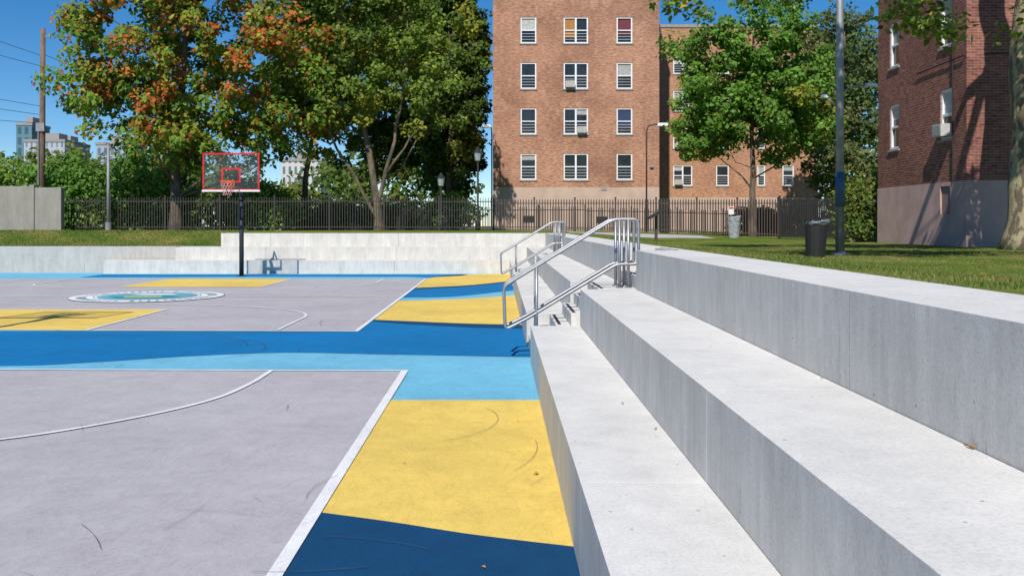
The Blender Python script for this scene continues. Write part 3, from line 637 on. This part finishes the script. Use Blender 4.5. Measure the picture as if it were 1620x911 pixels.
for z0,z1,dx in ((9.7,17.5,-18),(9.2,15.2,-18),(7.3,11.6,-18),(6.9,10.6,-18),(6.5,8.6,-18)):
    wire((ux,uy,z0),(ux+dx,uy-14,z1),.5,'thin black overhead wire strung to the wooden pole')
wire((ux,uy,9.8),(-13,62,8.2),.6,'thin black overhead wire running into the trees')
def pole(x,y,z1,r,label):
    z=lawn_z(x,y); e=root('lamp_post',(x,y,z),label,'lamp post','grey lamp posts'); 
    rel(MB().tube([(x,y,z),(x,y,z+.35)],r*1.8,12).obj('pole_base',M_GALV),e)
    rel(MB().tube([(x,y,z),(x,y,z1)],[r*1.1,r*.8],12).obj('pole_shaft',M_GALV,smooth=True),e)
    return e
pole(-17.1,41.6,5.2,.075,'slim grey metal pole beside the iron fence')
def lantern(x,y,zt,label):
    z=lawn_z(x,y); e=root('park_lantern',(x,y,z),label,'street lamp','black park lanterns')
    rel(MB().tube([(x,y,z),(x,y,z+.5),(x,y,z+.55),(x,y,zt-.55)],[.11,.1,.05,.045],12).obj('lamp_post',M_BLACK,smooth=True),e)
    rel(MB().tube([(x,y,zt-.55),(x,y,zt-.5),(x,y,zt-.12)],[.07,.13,.19],8).obj('lantern_glass',simple('lantern_glass',(.3,.33,.33),.2)),e)
    rel(MB().tube([(x,y,zt-.12),(x,y,zt),(x,y,zt+.15)],[.23,.12,.02],8).obj('lantern_cap',M_BLACK),e)
lantern(-.95,44.5,5.2,'black park lantern near the brick building'); lantern(-2.8,46.5,4.1,'black park lantern beneath the trees')
def goose(x,y,zt,dx,label):
    z=lawn_z(x,y); e=root('area_light',(x,y,z),label,'street lamp','gooseneck area lights')
    rel(MB().tube([(x,y,z),(x,y,zt-.35),(x+dx*.12,y,zt-.06),(x+dx*.5,y,zt),(x+dx,y,zt)],.04,8).obj('light_post',M_RUST,smooth=True),e)
    rel(MB().box(x+dx-.3,x+dx+.3,y-.12,y+.12,zt-.09,zt+.07,-.06,-.02).obj('lamp_head',M_SIGNW,bevel=.02),e)
goose(7.2,46,6.55,.8,'gooseneck light with white head before the brick block'); goose(-.35,53,7.2,-.3,'gooseneck light with white head at the building corner')
x,y=6.85,19.0; z=lawn_z(x,y)
e=root('street_lamp',(x,y,z),'tall grey metal lamp pole standing on the lawn','street lamp')
rel(MB().tube([(x,y,z-.05),(x,y,9.5)],[.088,.055],16).obj('pole_shaft',M_GALV,smooth=True),e)
rel(MB().tube([(x,y,z),(x,y,z+.03),(x,y,z+.06)],[.16,.16,.1],16).obj('base_plate',M_GALV),e)
rel(MB().tube([(x,y,2.06),(x,y,2.75)],.091,16).obj('painted_band',M_BLUEP,smooth=True),e)
rel(MB().tube([(x,y,4.3),(x+.2,y,4.46),(x+.55,y,4.5)],.016,8).tube([(x,y,4.0),(x-.3,y,4.28)],.018,8).obj('lamp_arm',M_GALV,smooth=True),e)
rel(MB().box(x+.5,x+.74,y-.08,y+.08,4.47,4.53,-.03,-.02).box(x-.38,x-.24,y-.05,y+.05,4.24,4.31,-.02,-.02).obj('lamp_head',M_SIGNW,bevel=.01),e)
def bin_(x,y,h,w,label,mat=M_BLACK,bag=M_BAG,lo=.90,tilt=0.):
    z=lawn_z(x,y)-.02; e=root('rubbish_bin',(x,y,z),label,'bin','rubbish bins')
    n=16; body=MB().tube([(x,y,z),(x,y,z+.03),(x,y,z+h*.96)],[w*.36,w*.39,w*.5],n)
    rel(body.obj('bin_body',mat,smooth=False,bevel=.004),e)
    rel(MB().tube([(x+w*.51*math.cos(2*math.pi*k/24),y+w*.51*math.sin(2*math.pi*k/24),z+h*.97) for k in range(24)],.018,6,True).obj('bin_rim',mat),e)
    bg=MB(); m=28; ringz=[(.5,lo,.008),(.54,.95,.01),(.545,1.0,.012),(.46,1.0,.02),(.42,.93,.015)]
    for (rr,hz,am) in ringz:
        for k in range(m):
            an=2*math.pi*k/m; q=rr*w+random.uniform(-am,am); bg.v.append((x+q*math.cos(an),y+q*math.sin(an),z+h*hz+random.uniform(-am,am)*1.5+(.035*math.cos(an) if hz>.96 else 0)))
    for a_ in range(len(ringz)-1):
        for k in range(m): bg.f.append((a_*m+k,a_*m+(k+1)%m,(a_+1)*m+(k+1)%m,(a_+1)*m+k))
    rel(bg.obj('bin_liner',bag,smooth=True),e); e.rotation_euler=(0,tilt,0)
bin_(6.02,18.0,.70,.44,'black rubbish bin with thin clear liner leaning on the lawn',tilt=.035)
bin_(9.5,38.2,.88,.52,'small rubbish bin with a pale bag by the fence',M_BAG2,M_BAG2,.8)
x,y=4.0,24.0; z=lawn_z(x,y)
e=root('information_sign',(x,y,z),'slanted dark information panel on a single post','sign')
rel(MB().box(x-.035,x+.035,y-.03,y+.03,z-.05,z+.72).obj('sign_post',M_RUST),e)
s=MB(); s.v=[(x-.2,y-.35,z+.58),(x+.2,y-.35,z+.80),(x+.2,y+.35,z+.80),(x-.2,y+.35,z+.58)]; s.v+=[(a_,b_,c_+.035) for a_,b_,c_ in s.v]
for q in ((3,2,1,0),(4,5,6,7),(0,1,5,4),(1,2,6,5),(2,3,7,6),(3,0,4,7)): s.f.append(q)
rel(s.obj('sign_panel',M_BLACK),e)
x,y=10.3,41.9; z=lawn_z(x,y)
e=root('notice_sign',(x,y,z),'small white notice with red band on the fence','sign')
rel(MB().box(x-.02,x+.02,y,y+.03,z,z+1.3).obj('sign_post',M_GALV),e); rel(MB().box(x-.12,x+.12,y-.02,y-.002,z+.95,z+1.3).obj('sign_panel',M_SIGNW),e)
rel(MB().box(x-.10,x+.10,y-.026,y-.021,z+1.2,z+1.27).obj('sign_band',M_RED),e)
for xx in (1.35,4.6):
    o=MB().box(xx-.25,xx+.25,41.94,41.955,lawn_z(xx,42)+.35,lawn_z(xx,42)+.65).obj('fence_plate',M_BLACK); o['label']='small dark metal plate fixed on the iron fence'; o['category']='plate'; o['group']='plates on the fence'
M_FL=simple('fallen_leaf_brown',(.42,.2,.05),.8)
def fleaf(x,y,z,s):
    mb=MB(); n=9; a0=random.uniform(0,6); mb.v=[(x,y,z+.012)]
    for k in range(n):
        a=a0+2*math.pi*k/n; r=s*(1 if k%2 else .6)*random.uniform(.8,1.2); mb.v.append((x+r*math.cos(a),y+r*math.sin(a),z+.004+random.uniform(0,.015)))
    for k in range(n): mb.f.append((0,1+k,1+(k+1)%n))
    o=mb.obj('fallen_leaf',M_FL); o['label']='small curled brown leaf lying on the ground'; o['category']='leaf'; o['group']='fallen leaves'
for px,py,z,s in ((1533,709,.91,.018),(1540,711,.91,.012),(1037,680,.46,.012),(1345,905,.46,.01),(848,752,0,.022),(765,900,0,.012),(500,455,0,.03),(1300,600,.91,.01),(985,640,.46,.012),(820,668,0,.015),(640,735,0,.01)):
    X,Y=G(px,py,z); fleaf(X,Y,z+(.006 if z==0 else 0),s)
for _ in range(40):
    X=random.uniform(2.6,11); Y=random.uniform(8,24); fleaf(X,Y,lawn_z(X,Y)+.03,random.uniform(.03,.05))
# ---------------------------------------------------------------- light, sky, camera
el,az=math.radians(45),math.radians(13)
d=Vector((math.sin(az)*math.cos(el),math.cos(az)*math.cos(el),-math.sin(el)))
sun=bpy.data.lights.new('sun','SUN'); sun.energy=5.0; sun.angle=math.radians(.5); sun.color=(1,.96,.90)
so=bpy.data.objects.new('sun',sun); COL.objects.link(so); so.rotation_euler=d.to_track_quat('-Z','Y').to_euler()
W=bpy.data.worlds.new('World'); S.world=W; W.use_nodes=True; nt=W.node_tree
sky=N(nt,'ShaderNodeTexSky',sky_type='NISHITA'); sky.sun_disc=False; sky.sun_elevation=el; sky.sun_rotation=math.pi+az
sky.air_density=1.0; sky.dust_density=0.0; sky.ozone_density=3.0; sky.altitude=2500
hs=N(nt,'ShaderNodeHueSaturation'); hs.inputs['Saturation'].default_value=1.35; hs.inputs['Value'].default_value=.9
nt.links.new(sky.outputs[0],hs.inputs['Color']); nt.links.new(hs.outputs[0],nt.nodes['Background'].inputs['Color']); nt.nodes['Background'].inputs['Strength'].default_value=.12
cam=bpy.data.cameras.new('camera'); co=bpy.data.objects.new('camera',cam); COL.objects.link(co); S.camera=co
co.location=(0,0,H); co.rotation_euler=(math.pi/2,0,0); cam.sensor_width=36; cam.lens=F/1620*36
cam.shift_x=(810-VX)/1620; cam.shift_y=(VY-455.5)/1620; cam.clip_end=2000
S.view_settings.view_transform='Standard'; S.view_settings.look='None'; S.view_settings.exposure=0
